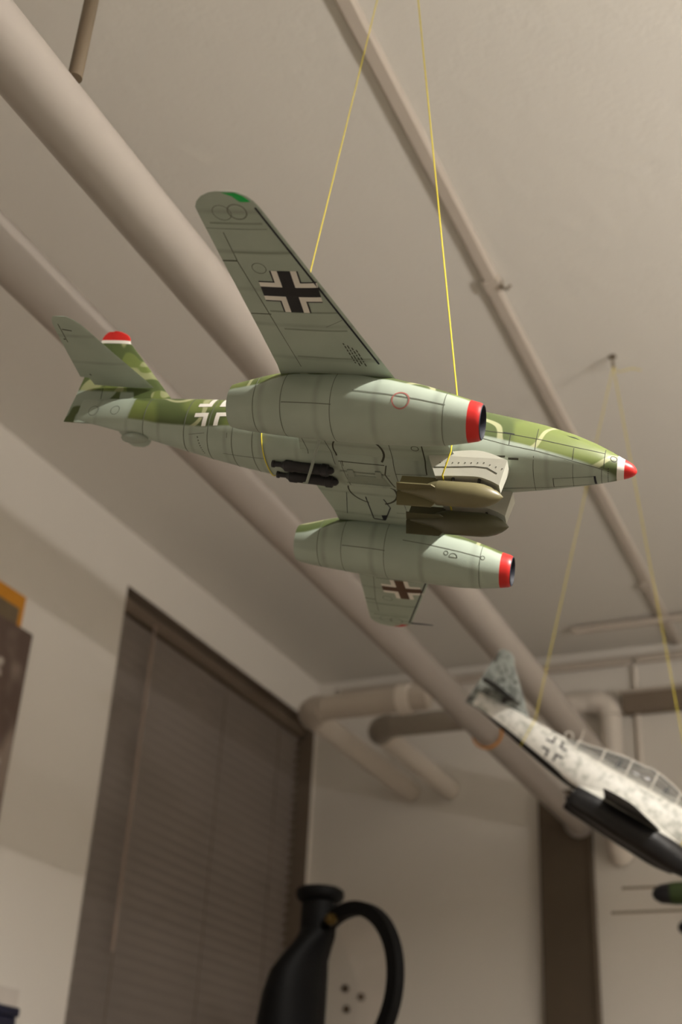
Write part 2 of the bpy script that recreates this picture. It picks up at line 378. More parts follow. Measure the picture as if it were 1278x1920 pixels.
def curve_node(q, sock, pts, xmin, xmax, ymin, ymax):
    "piecewise function of a coordinate, as a float curve"
    mr = q.n('ShaderNodeMapRange'); q.val(mr.inputs[0], sock)
    mr.inputs[1].default_value = xmin; mr.inputs[2].default_value = xmax
    fc = q.n('ShaderNodeFloatCurve'); q.link(mr.outputs[0], fc.inputs['Value'])
    c = fc.mapping.curves[0]
    ps = sorted(((x-xmin)/(xmax-xmin), (y-ymin)/(ymax-ymin)) for x, y in pts)
    while len(c.points) < len(ps): c.points.new(0.5, 0.5)
    for p, (a, b) in zip(c.points, ps): p.location = (a, b); p.handle_type = 'AUTO_CLAMPED'
    fc.mapping.update()
    m2 = q.n('ShaderNodeMapRange'); q.link(fc.outputs[0], m2.inputs[0]); m2.inputs[3].default_value = ymin; m2.inputs[4].default_value = ymax
    return m2.outputs[0]
GREY = srgb(167, 178, 163); GREYD = srgb(143, 154, 140)
GREEN = srgb(104, 116, 62); GREEN2 = srgb(78, 90, 52); BEIGE = srgb(186, 186, 146)
def grey_paint(q, v, s, axis, freq):
    "light grey with the faint dark banding sprayed along the panel seams"
    band = q.math('ABSOLUTE', q.math('SUBTRACT', q.math('FRACT', q.math('MULTIPLY', s[axis], freq)), .5))
    band = q.math('MULTIPLY', q.step(band, .40, .5), q.noise(2.2, 2.0, v))
    c = q.mix(q.noise(1.3, 3.0, v), GREYD, GREY)
    return q.mix(q.math('MULTIPLY', band, .55), c, srgb(100, 104, 92))
def camo(q, v, sq=1.0):
    g = q.mix(q.step(q.noise(.9, 1.0, v), .46, .54), GREEN, GREEN2)
    sn = q.math('ABSOLUTE', q.math('SUBTRACT', q.noise(1.15, 0.0, v), .5))
    return q.mix(q.math('MULTIPLY', q.math('SUBTRACT', 1.0, q.step(sn, .018, .034)), .6*sq), g, BEIGE)
def body_mat(name, pts, xr, yr, axis=0, freq=1.45, wob=.05, rear=None):
    q = NT(name, .42, .4); v, s = q.obj()
    zd = curve_node(q, s[0], pts, xr[0], xr[1], yr[0], yr[1])
    d = q.math('SUBTRACT', s[2], zd); d = q.math('ADD', d, q.math('MULTIPLY', q.math('SUBTRACT', q.noise(1.6, 1.0, v), .5), wob))
    fac = q.step(d, -.025, .025)
    if rear is not None: fac = q.math('MULTIPLY', fac, q.step(q.math('ADD', s[0], q.math('MULTIPLY', q.noise(2.0, 1.0, v), .25)), rear, rear+.06))
    q.base(q.mix(fac, grey_paint(q, v, s, axis, freq), camo(q, v))); return q.m
M['jet_body'] = body_mat('jet_fuselage_paint', [(0, -.2), (-.53, -.14), (-1.65, .0), (-2.54, .11), (-4.5, .12), (-6.93, .11), (-8.08, .19), (-8.9, .32), (-10.6, .5)], (-10.6, 0), (-1, 1), rear=-8.85)
M['jet_nacelle'] = body_mat('jet_nacelle_paint', [(-2.0, -.66), (-2.5, -.55), (-3.2, -.42), (-4.2, -.30), (-5.2, -.36), (-5.6, -.54), (-6.2, -.62)], (-6.3, -2.0), (-1, 0), freq=1.1, wob=.16)
q = NT('jet_wing_paint', .45, .4); v, s = q.obj(); zt = curve_node(q, s[1], [(-6.4, -.20), (-2.74, -.245), (0, -.28), (2.74, -.245), (6.4, -.20)], -6.4, 6.4, -1, 2)
q.base(q.mix(q.step(q.math('SUBTRACT', s[2], zt), -.004, .004), grey_paint(q, v, s, 1, 1.35), camo(q, v))); M['jet_wing'] = q.m
q = NT('jet_tailplane_paint', .45, .4); v, s = q.obj(); q.base(q.mix(q.step(s[2], 1.145, 1.15), grey_paint(q, v, s, 1, 1.35), camo(q, v))); M['jet_tail'] = q.m
q = NT('jet_fin_paint', .45, .4); v, s = q.obj()
low = q.math('MULTIPLY', q.step(s[2], 1.04, .98), q.step(q.math('ADD', s[0], q.math('MULTIPLY', q.noise(2.4, 1.0, v), .5)), -8.78, -8.84))
grn = q.mix(q.step(q.noise(2.3, 0.0, v), .50, .54), GREEN2, q.mix(q.step(q.noise(3.1, 0.0, v), .5, .54), GREEN, srgb(140, 144, 104)))
q.base(q.mix(low, grn, q.mix(q.step(q.noise(2.6, 0.0, v), .62, .66), GREYD, GREEN2))); M['jet_fin'] = q.m
M['jet_red'] = plain('jet_red_paint', srgb(196, 38, 34), .4, .4, .05, 3.0)
M['jet_white'] = plain('jet_white_paint', srgb(226, 222, 212), .45, .4, .04, 3.0)
M['jet_black'] = plain('jet_black_paint', srgb(20, 20, 24), .45, .4, .05, 3.0)
M['jet_dark'] = plain('jet_dark_metal', srgb(38, 36, 38), .5, .4, .1, 6.0)
M['jet_line'] = plain('jet_panel_line', srgb(66, 66, 56), .7, .2, .05, 3.0)
M['jet_line_soft'] = plain('jet_panel_line_soft', srgb(104, 108, 96), .7, .2, .05, 3.0)
M['jet_navy'] = plain('jet_gap_shadow', srgb(30, 32, 42), .6, .3, .05, 3.0)
M['jet_brown'] = plain('jet_brown_cross', srgb(88, 66, 52), .5, .3, .05, 3.0)
M['jet_green'] = plain('jet_nav_green', srgb(10, 165, 70), .35, .4, .03, 3.0)
M['jet_navred'] = plain('jet_nav_red', srgb(190, 60, 60), .35, .4, .03, 3.0)
M['jet_grey'] = plain('jet_grey_paint', srgb(147, 155, 142), .45, .4, .08, 2.0)
M['jet_pylon'] = plain('jet_pylon_paint', srgb(186, 186, 172), .4, .4, .05, 2.0)
M['bomb'] = plain('bomb_olive', srgb(112, 106, 76), .4, .4, .08, 2.0)
M['bomb_shaded'] = plain('bomb_shaded_olive', srgb(84, 82, 60), .4, .4, .08, 2.0)  # same olive darkened: shade on the port bomb put into its colour
# paint of the second jet
q = NT('night_jet_paint', .45, .4); v, s = q.obj()
zd = curve_node(q, s[0], [(0, -.2), (-2, -.26), (-6, -.28), (-7.0, -.08), (-8.0, .10), (-9.0, .26), (-10.6, .4)], -10.6, 0, -1, 1)
mot = q.mix(q.step(q.noise(4.2, 2.0, v, .6), .45, .72), srgb(222, 221, 214), srgb(172, 174, 166))
q.base(q.mix(q.step(q.math('SUBTRACT', s[2], zd), -.02, .02), srgb(22, 22, 24), mot)); M['night_body'] = q.m
q = NT('night_jet_fin', .5, .4); v, s = q.obj()
mot = q.mix(q.step(q.noise(4.0, 3.0, v, .6), .44, .58), srgb(146, 152, 146), srgb(108, 112, 108))
q.base(q.mix(q.step(q.noise(3.4, 0.0, v), .64, .67), mot, srgb(66, 64, 62))); M['night_fin'] = q.m
q = NT('night_jet_wing', .38, .4); v, s = q.obj(); nz = q.n('ShaderNodeNewGeometry'); sp = q.n('ShaderNodeSeparateXYZ')
zw = curve_node(q, s[1], [(-6.4, -.215), (-2.74, -.255), (0, -.29), (2.74, -.255), (6.4, -.215)], -6.4, 6.4, -1, 1)
q.base(q.mix(q.step(q.math('SUBTRACT', s[2], zw), -.004, .004), srgb(20, 20, 22), srgb(200, 200, 192))); M['night_wing'] = q.m
q = NT('night_jet_nacelle', .38, .4); v, s = q.obj()
q.base(q.mix(q.step(s[2], -.34, -.30), srgb(20, 20, 22), srgb(206, 206, 198))); M['night_nac'] = q.m
gq = NT('canopy_glass', .08, .5); gq.b.inputs['Transmission Weight'].default_value = .85; gq.b.inputs['IOR'].default_value = 1.1; gq.base((.75, .76, .74, 1)); M['canopy'] = gq.m

# ---- fuselage: x forward (nose at 0), y to port, z up, full-size metres, scaled down by the parent
FST = [  # x, zc, half width, up, down, exponent up, exponent down
    (-0.00, -.01, .02, .02, .02, 2, 2), (-.02, -.008, .055, .06, .055, 2, 2), (-.06, -.003, .095, .105, .09, 2, 2), (-.12, .0, .13, .14, .12, 2, 2), (-.24, .01, .175, .19, .16, 2, 2.1),
    (-.40, .03, .235, .26, .21, 2, 2.2), (-.62, .055, .31, .345, .275, 2, 2.3), (-1.0, .08, .41, .47, .345, 2, 2.5), (-1.5, .09, .51, .60, .415, 2, 2.7),
    (-2.0, .09, .58, .70, .465, 2, 2.9), (-2.5, .09, .63, .79, .50, 2, 3), (-3.1, .09, .66, .84, .515, 1.95, 3), (-3.8, .09, .67, .85, .52, 1.9, 3),
    (-4.6, .10, .66, .83, .53, 1.9, 3), (-5.4, .11, .63, .80, .535, 1.9, 2.9), (-6.0, .15, .58, .75, .545, 1.9, 2.6), (-6.6, .21, .52, .685, .535, 1.9, 2.35),
    (-7.2, .29, .445, .605, .515, 1.95, 2.2), (-7.8, .37, .365, .525, .475, 2, 2.1), (-8.4, .44, .285, .445, .415, 2, 2), (-9.0, .50, .20, .37, .355, 2, 2),
    (-9.5, .54, .125, .31, .29, 2, 2), (-9.9, .56, .065, .27, .24, 2, 2), (-10.06, .57, .035, .25, .23, 2, 2)]
def interp(tab, x):
    t = sorted(tab)
    if x <= t[0][0]: return t[0][1:]
    for a, b in zip(t, t[1:]):
        if a[0] <= x <= b[0]:
            u = (x-a[0])/(b[0]-a[0]); return tuple(p+(r-p)*u for p, r in zip(a[1:], b[1:]))
    return t[-1][1:]
def sec_pt(x, th, off=0.0):
    zc, w, up, dn, eu, ed = interp(FST, x)
    c, s = math.cos(th), math.sin(th); e = eu if c > 0 else ed
    y = -(w+off)*math.copysign(abs(s)**(2/e), s); z = zc + ((up if c > 0 else dn)+off)*math.copysign(abs(c)**(2/e), c)
    return Vector((x, y, z))
def fus_loops(xs, n=64): return [[sec_pt(x, 2*PI*k/n) for k in range(n)] for x in xs]
def fus_range(x0, x1, step=.12):
    k = max(2, int(abs(x1-x0)/step)+1); return [x0+(x1-x0)*i/(k-1) for i in range(k)]

def foil(le, te, z, th, y, n=14, low=0.45):
    "closed airfoil loop at span y; low = share of thickness under the chord plane"
    pts = []; c = te-le
    def t(u): return 5*(.2969*math.sqrt(u)-.126*u-.3516*u*u+.2843*u**3-.1036*u**4)*th*.98
    us = [.5*(1-math.cos(PI*i/n)) for i in range(n+1)]
    for u in us[::-1]: pts.append(Vector((le+c*u, y, z + 2*(1-low)*t(u)*.5*1.0)))
    for u in us[1:-1]: pts.append(Vector((le+c*u, y, z - 2*low*t(u)*.5)))
    return pts
WING = [(.30, -2.70, -5.48, -.30, .30), (.9, -2.90, -5.38, -.292, .27), (1.44, -3.08, -5.29, -.285, .245), (2.1, -3.305, -5.265, -.275, .21), (2.74, -3.52, -5.25, -.265, .185),
        (3.5, -3.78, -5.31, -.255, .165), (4.3, -4.05, -5.38, -.245, .14), (5.2, -4.36, -5.46, -.232, .115), (5.8, -4.56, -5.51, -.225, .098), (6.0, -4.63, -5.52, -.222, .09),
        (6.10, -4.68, -5.47, -.221, .078), (6.19, -4.76, -5.38, -.220, .06), (6.25, -4.86, -5.26, -.219, .036), (6.27, -4.94, -5.16, -.219, .015)]
TAIL = [(.06, -8.72, -9.92, 1.12, .10), (.27, -8.80, -9.95, 1.122, .10), (.29, -8.81, -10.12, 1.122, .10), (1.0, -9.13, -10.08, 1.128, .085), (1.6, -9.38, -10.04, 1.135, .065),
        (1.80, -9.47, -10.02, 1.137, .055), (1.92, -9.56, -9.98, 1.138, .042), (2.0, -9.68, -9.92, 1.139, .022)]
def wing_loops(tab, side): return [foil(le, te, z, th, side*y) for y, le, te, z, th in tab]
def vfoil(le, te, z, th, n=10):
    pts = []; c = te-le
    def t(u): return 5*(.2969*math.sqrt(u)-.126*u-.3516*u*u+.2843*u**3-.1015*u**4)*th
    us = [.5*(1-math.cos(PI*i/n)) for i in range(n+1)]
    for u in us[::-1]: pts.append(Vector((le+c*u, t(u), z)))
    for u in us[1:-1]: pts.append(Vector((le+c*u, -t(u), z)))
    return pts
def fin_le(z):
    if z <= 2.17: return -8.29 + (z-.889)*(-9.55+8.29)/(2.17-.889)
    u = (z-2.17)/.26; return -9.55 - .38*(1-math.sqrt(max(0, 1-u*u)))
def fin_te(z):
    if z <= 2.2: return -10.30 + (z-.28)*.075
    u = (z-2.2)/.235; return -10.156 + .16*(1-math.sqrt(max(0, 1-min(1, u)**2)))
def hinge(z): return -9.62 - .16*(z-.3)
NIN, NEX = Vector((-2.09, -2.263, -.789)), Vector((-6.007, -2.139, -.641))
NPROF = [(0, .262, 0), (.04, .283, 0), (.2, .318, .0), (.5, .385, .015), (.9, .455, .04), (1.4, .508, .065), (1.9, .53, .08), (2.5, .53, .085), (2.95, .505, .075), (3.3, .465, .05), (3.6, .415, .025), (3.85, .362, .005), (3.95, .335, 0)]
def nac_pt(s, th, side, off=0.0):
    r, c = interp(NPROF, s)
    d = (NEX-NIN).normalized(); p = NIN + d*s + Vector((0, 0, c))
    cz, sy = math.cos(th), math.sin(th)
    up = 1.0 + (.10*max(0, cz) if 1.2 < s else 0)*min(1, max(0, (s-1.2)/.8))*min(1, max(0, (3.95-s)/.6))
    up -= .09*max(0, -cz)*min(1, max(0, (s-.6)/.8))*min(1, max(0, (3.9-s)/.5))
    v = p + Vector((0, -sy*(r+off), cz*(r*up+off)))
    return Vector((v.x, v.y*(1 if side < 0 else -1), v.z))
def nac_loops(ss, side, n=48): return [[nac_pt(s, 2*PI*k/n, side) for k in range(n)] for s in ss]
def srange(a, b, st): k = max(2, int((b-a)/st)+1); return [a+(b-a)*i/(k-1) for i in range(k)]

class Skin:
    "throws flat artwork and seams onto the surface of a part"
    def __init__(s, objs):
        vs = []; fs = []
        for o in objs:
            k = len(vs); vs += [v.co.copy() for v in o.data.vertices]; fs += [[i+k for i in p.vertices] for p in o.data.polygons]
        s.b = BVHTree.FromPolygons(vs, fs)
    def hit(s, o, d, off):
        p, n, i, dist = s.b.ray_cast(Vector(o), Vector(d).normalized())
        if p is None: return None
        n = n.normalized()
        if n.dot(Vector(d)) > 0: n = -n
        return p + n*off, n
    def quads(s, name, quads, mp, d, mat, parent, off=.006, sub=4):
        v = []; f = []
        for qd in quads:
            g = []
            for i in range(sub+1):
                for j in range(sub+1):
                    a, b = i/sub, j/sub
                    uv = [(1-a)*((1-b)*qd[0][k]+b*qd[3][k]) + a*((1-b)*qd[1][k]+b*qd[2][k]) for k in (0, 1)]
                    h = s.hit(mp(*uv), d, off); g.append(h[0] if h else None)
            base = len(v)
            if any(x is None for x in g):
                good = [x for x in g if x is not None]
                if not good: continue
                g = [x if x is not None else min(good, key=lambda y: 0) for x in g]
            v += g; n = sub+1
            for i in range(sub):
                for j in range(sub): f.append((base+i*n+j, base+(i+1)*n+j, base+(i+1)*n+j+1, base+i*n+j+1))
        return obj(name, v, f, mat, parent) if v else None
    def line(s, pts, mp, d, w=.014, off=.004, step=.06, V=None, F=None):
        P = []
        for a, b in zip(pts, pts[1:]):
            L_ = math.hypot(b[0]-a[0], b[1]-a[1]); k = max(1, int(L_/step))
            for i in range(k): P.append((a[0]+(b[0]-a[0])*i/k, a[1]+(b[1]-a[1])*i/k))
        P.append(pts[-1]); H_ = [s.hit(mp(*p), d, off) for p in P]
        strip([h for h in H_ if h], w, V, F)
def strip(H_, w, V, F):
    prev = None
    for i, (p, n) in enumerate(H_):
        t = H_[min(i+1, len(H_)-1)][0] - H_[max(i-1, 0)][0]
        if t.length < 1e-9: continue
        c = n.cross(t).normalized()*w/2; k = len(V); V += [p-c, p+c]
        if prev is not None: F.append((prev, prev+1, k+1, k))
        prev = k
def ring_line(ptf, th0, th1, w, V, F, n=40, axis=Vector((1, 0, 0))):
    H_ = []
    for i in range(n+1):
        th = th0+(th1-th0)*i/n; p = ptf(th, .004); q_ = ptf(th, .05); H_.append((p, (q_-p).normalized()))
    strip(H_, w, V, F)
def cross_quads(R, a, w):
    "arms of the cross, white angle pieces, thin dark edging"
    arms = [((-R, -a), (R, -a), (R, a), (-R, a)), ((-a, -R), (a, -R), (a, -a), (-a, -a)), ((-a, a), (a, a), (a, R), (-a, R))]
    ang = []; edge = []; e = .022
    for sx in (1, -1):
        for sy in (1, -1):
            def Q(x0, y0, x1, y1): return ((sx*x0, sy*y0), (sx*x1, sy*y0), (sx*x1, sy*y1), (sx*x0, sy*y1))
            ang += [Q(a, a, R, a+w), Q(a, a+w, a+w, R)]
            edge += [Q(a+w, a+w, R, a+w+e), Q(a+w, a+w+e, a+w+e, R)]
    return arms, ang, edge

def jet_shell(root, mats, night=False):
    P = {}
    P['nose'] = loft('nose_tip', fus_loops([0, -.008, -.02, -.04, -.06, -.09, -.12, -.16, -.19]), mats['tip'], root)
    P['band'] = loft('nose_band', fus_loops([-.19, -.24, -.28, -.30]), mats['band'], root)
    P['fus'] = loft('fuselage', fus_loops(fus_range(-.30, -10.06)), mats['body'], root)
    for side in (-1, 1):
        P['wing', side] = loft('wing', wing_loops(WING, side), mats['wing'], root, ang=60)
        P['tail', side] = loft('tailplane', wing_loops(TAIL, side), mats['tail'], root, ang=60)
        nc = loft('engine_nacelle', nac_loops(srange(.18, 3.95, .1), side), mats['nac'], root, False, False)
        P['nac', side] = nc
        loft('intake_ring', nac_loops([0, .02, .04, .08, .12, .18], side), mats['ring'], nc, False, False)
        d = (NEX-NIN).normalized(); m = lambda s_, r_: [Vector((p.x, p.y*(-side), p.z)) for p in [NIN + d*s_ + Vector((0, math.sin(2*PI*k/48)*-r_, math.cos(2*PI*k/48)*r_)) for k in range(48)]]
        loft('intake_duct', [m(0, .262), m(-.012, .250), m(.03, .225), m(.35, .20), m(.36, .05)], M['jet_navy'], nc, False, True)
        loft('intake_bullet', [m(.05, .005), m(.07, .045), m(.14, .085), m(.33, .10)], M['jet_dark'], nc, True, True)
        loft('exhaust_duct', [m(3.95, .335), m(3.94, .315), m(3.5, .28)], M['jet_navy'], nc, False, True)
        loft('exhaust_cone', [m(3.5, .17), m(3.9, .10), m(4.05, .02)], M['jet_dark'], nc, True, True)
    zs = [.35, .6, .9, 1.2, 1.5, 1.8, 2.0, 2.13]
    def half(u, z): return 5*(.2969*math.sqrt(u)-.126*u-.3516*u*u+.2843*u**3-.1015*u**4)*(.085-.02*z)+.006*u
    def slab(z, u0, u1, n=9):
        le, te = fin_le(z), fin_te(z); us = [u0+(u1-u0)*(.5*(1-math.cos(PI*i/n)) if u0 == 0 else i/n) for i in range(n+1)]
        up_ = [Vector((le+(te-le)*u, half(u, z), z)) for u in us[::-1]]; dn_ = [Vector((le+(te-le)*u, -half(u, z), z)) for u in us[1 if u0 == 0 else 0:]]
        return up_+dn_
    def uh(z): return max(.3, min(.9, (hinge(z)-fin_le(z))/(fin_te(z)-fin_le(z))))
    def finl(zz): return [slab(z, 0, uh(z)) for z in zz]
    def rudl(zz): return [slab(z, uh(z)+.008, 1) for z in zz]
    P['fin'] = loft('tail_fin', finl(zs), mats['fin'], root, ang=60)
    P['fin_band'] = loft('fin_band', finl([2.13, 2.17, 2.205]), mats['fband'], root, ang=60)
    P['fin_tip'] = loft('fin_tip', finl([2.205, 2.26, 2.32, 2.37, 2.41, 2.425]), mats['ftip'], root, ang=60)
    P['rud'] = loft('rudder', rudl([.30, .5, .8, 1.1, 1.5, 1.9, 2.13]), mats['rud'], root, ang=40)
    loft('rudder_band', rudl([2.13, 2.205]), mats['fband'], P['rud'], ang=40)
    loft('rudder_tip', rudl([2.205, 2.27, 2.33, 2.38, 2.41]), mats['ftip'], P['rud'], ang=40)
    return P
def canopy(root, x0, x1, mat, frame_mat, hump, nfr, step_x=None):
    "bubble canopy with its frame hoops"
    n = 20; loops = []; N_ = 24
    def prof(u): return hump*(math.sin(PI*min(1, u*2.2)/2) if u < .4545 else math.cos(PI*(u-.4545)/.5455/2)**.55 if u < 1 else 0)
    def pt(u, th, off=0):
        x = x0+(x1-x0)*u; zc, w, up, dn, eu, ed = interp(FST, x); base = zc+up*.66; hw = .40*w/.66
        hh = up*.34+prof(u)
        if step_x is not None: hh += .07*(1 if x > step_x else 0)*min(1, max(0, (x0-x)/.3)); hh -= .10*min(1, max(0, (step_x-.6-x)/1.2))*min(1, max(0, (x-x1)/.6))
        return Vector((x, (hw+off)*math.cos(th), base+(hh+off)*math.sin(th)))
    us = [i/N_ for i in range(N_+1)]
    cp = loft('canopy', [[pt(u, -0.15+(PI+.3)*k/n) for k in range(n+1)] for u in us], mat, root)
    for k in range(nfr):
        u = .12+.80*k/(nfr-1)
        tube('canopy_frame', [pt(u, PI*j/14, .012) for j in range(15)], .022, frame_mat, cp, 6)
    for th in (.12, PI-.12): tube('canopy_rail', [pt(u, th, .01) for u in us[1:-1]], .02, frame_mat, cp, 6)
    tube('canopy_spine', [pt(u, PI/2, .01) for u in us[2:-2]], .02, frame_mat, cp, 6)
    return cp

BEL = lambda u, v_: (u, v_, -4.0)          # straight up from below
UPW = (0, 0, 1)
SID = lambda u, v_: (u, -4.0, v_)          # from the starboard side
INW = (0, 1, 0)
# ================= the green-grey jet bomber
jet = empty('model_aircraft', (0, 0, 0), 'grey and green twin-engine model jet with two bombs, hung on yellow threads', 'model aircraft')
jet.matrix_world = air_matrix(A1, N1)
P = jet_shell(jet, dict(tip=M['jet_red'], band=M['jet_white'], body=M['jet_body'], wing=M['jet_wing'], tail=M['jet_tail'], nac=M['jet_nacelle'], ring=M['jet_red'], fin=M['jet_fin'], fband=M['jet_white'], ftip=M['jet_red'], rud=M['jet_fin']))
canopy(jet, -3.2, -5.0, M['canopy'], M['jet_grey'], .42, 3)
SK = {k: Skin([P[k]]) for k in [('wing', -1), ('wing', 1), ('nac', -1), ('nac', 1), ('tail', -1), 'fus', 'fin']}
SKB = Skin([P['fus'], P['wing', -1], P['wing', 1]])
# ---- seams, markings and fittings on the first jet
def seams(name, parent, fn, mat=None):
    V, F = [], []; fn(V, F); return obj(name, V, F, mat or M['jet_line'], parent, kind='stuff')
def circ(cx, cy, r, n=24, a0=0, a1=2*PI): return [(cx+r*math.cos(a0+(a1-a0)*i/n), cy+r*math.sin(a0+(a1-a0)*i/n)) for i in range(n+1)]
for side in (-1, 1):
    wg = P['wing', side]; sk = SK['wing', side]; k = -side
    def sl(V, F, w): sk.line([(-3.625-.0, side*2.88), (-4.685, side*6.0)], BEL, UPW, w, .003, .1, V, F)
    seams('slat_gap', wg, lambda V, F: sl(V, F, .028), M['jet_navy'])
    def ln(V, F):
        A_ = lambda p, w=.014: sk.line([(x, side*y) for x, y in p], BEL, UPW, w, .003, .08, V, F)
        A_([(-5.26, 5.55), (-5.22, 5.0), (-4.86, 2.75)], .012)
        A_([(-5.22, 5.01), (-5.44, 5.0)], .03)
        A_([(-5.02, 3.93), (-5.33, 3.92)], .022)
        A_([(-4.62, 5.62), (-5.49, 5.62)], .008)
        A_(circ(-4.95, 5.93, .13)); A_(circ(-5.17, 5.91, .13), .009); A_(circ(-4.94, 4.88, .10), .010)
        A_([(-3.98, 3.85), (-4.25, 3.70)], .008)
    seams('panel_lines', wg, ln, M['jet_line_soft'])
    def soft(V, F):
        for yy, x0, x1 in ((5.18, -4.42, -5.22), (5.72, -4.66, -5.40), (4.0, -4.02, -5.02), (3.62, -3.95, -4.9), (3.0, -3.72, -4.85)):
            sk.line([(x0, side*yy), (x1, side*yy)], BEL, UPW, .035, .002, .1, V, F)
    seams('seam_shading', wg, soft, plain('jet_seam_grime', srgb(136, 146, 131), .6, .2, .05, 3.0) if side < 0 else bpy.data.materials['jet_seam_grime'])
    arms, ang, edge = cross_quads(.42 if side < 0 else .40, .095, .088)
    cx, cy = (-4.60, -4.42) if side < 0 else (-4.56, 4.42)
    mp = lambda u, v_, cx=cx, cy=cy: (cx+u, cy+v_, -4)
    cr = sk.quads('cross_marking', ang, mp, UPW, M['jet_white'], wg, .004)
    sk.quads('cross_arms', arms, mp, UPW, M['jet_black'] if side < 0 else M['jet_brown'], cr, .004, 6)
    if side < 0: sk.quads('cross_edging', edge, mp, UPW, M['jet_black'], cr, .004)
# stencil lettering too small to read, kept as rows of dashes
rows = []
random.seed(3)
for r in range(4):
    y = -3.36+.05*r
    x = -4.08 + .045*r
    yy = y
    while yy < -2.92+.02*r:
        l = random.uniform(.03, .08); rows.append(((x, yy), (x+.018, yy), (x+.018, yy+l), (x, yy+l))); yy += l+.02
SK['wing', -1].quads('stencil', [tuple((u + (v_+3.36)*.22, v_) for u, v_ in qd) for qd in rows], BEL, UPW, M['jet_line'], P['wing', -1], .003, 1)
# coloured wing tip lamps
lamp_g = loft('tip_lamp', [foil(le-.03, le-.30, z, th*1.1+.012, -y, 8) for y, le, te, z, th in WING[-4:-1]], M['jet_green'], P['wing', -1])
lamp_r = loft('tip_lamp', [foil(le-.03, le-.30, z, th*1.1+.012, y, 8) for y, le, te, z, th in WING[-4:-1]], M['jet_navred'], P['wing', 1])
tube('pitot_tube', [(-4.66, 6.02, -.222), (-4.40, 6.02, -.222), (-4.18, 6.02, -.222)], [.016, .014, .008], M['jet_dark'], P['wing', 1], 8)

for side in (-1, 1):
    nc = P['nac', side]
    def rings(V, F):
        for s_ in (.52, 2.22, 3.02, 3.48):
            ring_line(lambda th, off: nac_pt(s_, th, side, off), 0, 2*PI, .010, V, F, 60)
        for s0, s1, th in ((.5, 1.9, 1.62 if side < 0 else 4.66), (.52, 2.2, 4.66 if side < 0 else 1.62), (2.2, 3.0, 4.2 if side > 0 else 2.1)):
            H_ = []
            for i in range(30):
                s_ = s0+(s1-s0)*i/29; p = nac_pt(s_, th, side, .004); p2 = nac_pt(s_, th, side, .05); H_.append((p, (p2-p).normalized()))
            strip(H_, .014, V, F)
    seams('panel_lines', nc, rings, M['jet_line_soft'])
def redc(V, F): SK['nac', -1].line(circ(-3.24, -.775, .125), SID, INW, .022, .005, .03, V, F)
seams('red_circle', P['nac', -1], redc, plain('jet_faded_red', srgb(168, 108, 100), .5, .3))
def latch(V, F):
    o = lambda u, v_: (u, 1.0, v_)
    sk = SK['nac', 1]
    for p in (circ(-3.07, -.86, .07, 12, 0, PI), [(-3.0, -.86), (-3.14, -.86)], circ(-3.20, -.80, .035), circ(-2.57, -.78, .035)): sk.line(p, o, INW, .010, .004, .03, V, F)
seams('latches', P['nac', 1], latch)

fus = P['fus']; sf = SK['fus']
def nose_lines(V, F):
    S_ = lambda p, w=.014: sf.line(p, SID, INW, w*.75, .003, .05, V, F)
    B_ = lambda p, w=.014: sf.line(p, BEL, UPW, w*.75, .003, .05, V, F)
    S_([(-2.6, .20), (-2.08, .19), (-.98, .12), (-.50, .12)])
    S_([(-2.7, .09), (-2.0, -.03), (-1.57, -.06), (-.95, -.12), (-.5, -.14)], .010)
    S_([(-1.98, -.02), (-1.98, .20)]); S_([(-1.57, -.05), (-1.57, .40)]); S_([(-.98, -.10), (-.98, .10)]); S_([(-.50, -.12), (-.50, .22)])
    B_([(-1.58, -.48), (-1.58, .3)], .010); B_([(-.97, -.33), (-.97, .2)], .008); B_([(-.53, -.2), (-.53, .15)], .010)
    B_([(-2.3, .17), (-1.43, .18), (-.62, .14)], .014)
    B_([(-1.28, -.09), (-.63, -.10)], .010); B_([(-1.28, -.10), (-1.28, .17)], .014)
    for i in range(9): B_([(-.43, -.20+.035*i), (-.43, -.185+.035*i)], .024)
    S_(circ(-.36, .06, .05), .016)
    for x in (-7.73, -7.24, -6.75): pass
    S_([(-6.85, -.02), (-6.85, -.10)], .01)
    B_([(-6.95, -.14), (-6.14, -.22)], .010)
    for i in range(8): B_([(-7.44+.013*i, -.30+.038*i), (-7.436+.013*i, -.282+.038*i)], .026)
    S_([(-7.62, .0), (-7.30, .0)], .008)
    S_(circ(-9.73, .52, .10), .010); S_(circ(-9.26, .51, .09), .010)
seams('panel_lines', fus, nose_lines)
def fus_rings(V, F):
    for x in (-6.35, -6.75, -7.24, -7.73, -8.6): ring_line(lambda th, off: sec_pt(x, th, off), 0, 2*PI, .014, V, F, 60)
seams('frame_seams', fus, fus_rings, M['jet_line_soft'])
for qd in (((-1.13, .355), (-1.02, .325), (-.90, .31), (-1.00, .345)), ((-2.10, .21), (-1.92, .20), (-1.92, .185), (-2.10, .19))): sf.quads('ejector_slot', [qd], SID, INW, M['jet_navy'], fus, .004)
for qd in (((-2.21, -.245), (-2.02, -.225), (-2.02, -.20), (-2.21, -.22)), ((-1.97, -.245), (-1.81, -.23), (-1.81, -.205), (-1.97, -.22))): sf.quads('cartridge_chute', [qd], SID, INW, M['jet_line'], fus, .005)
sf.quads('gear_door_edge', [((-.65, -.11), (-.62, -.11), (-.60, .13), (-.635, .13))], BEL, UPW, M['jet_navy'], fus, .004)
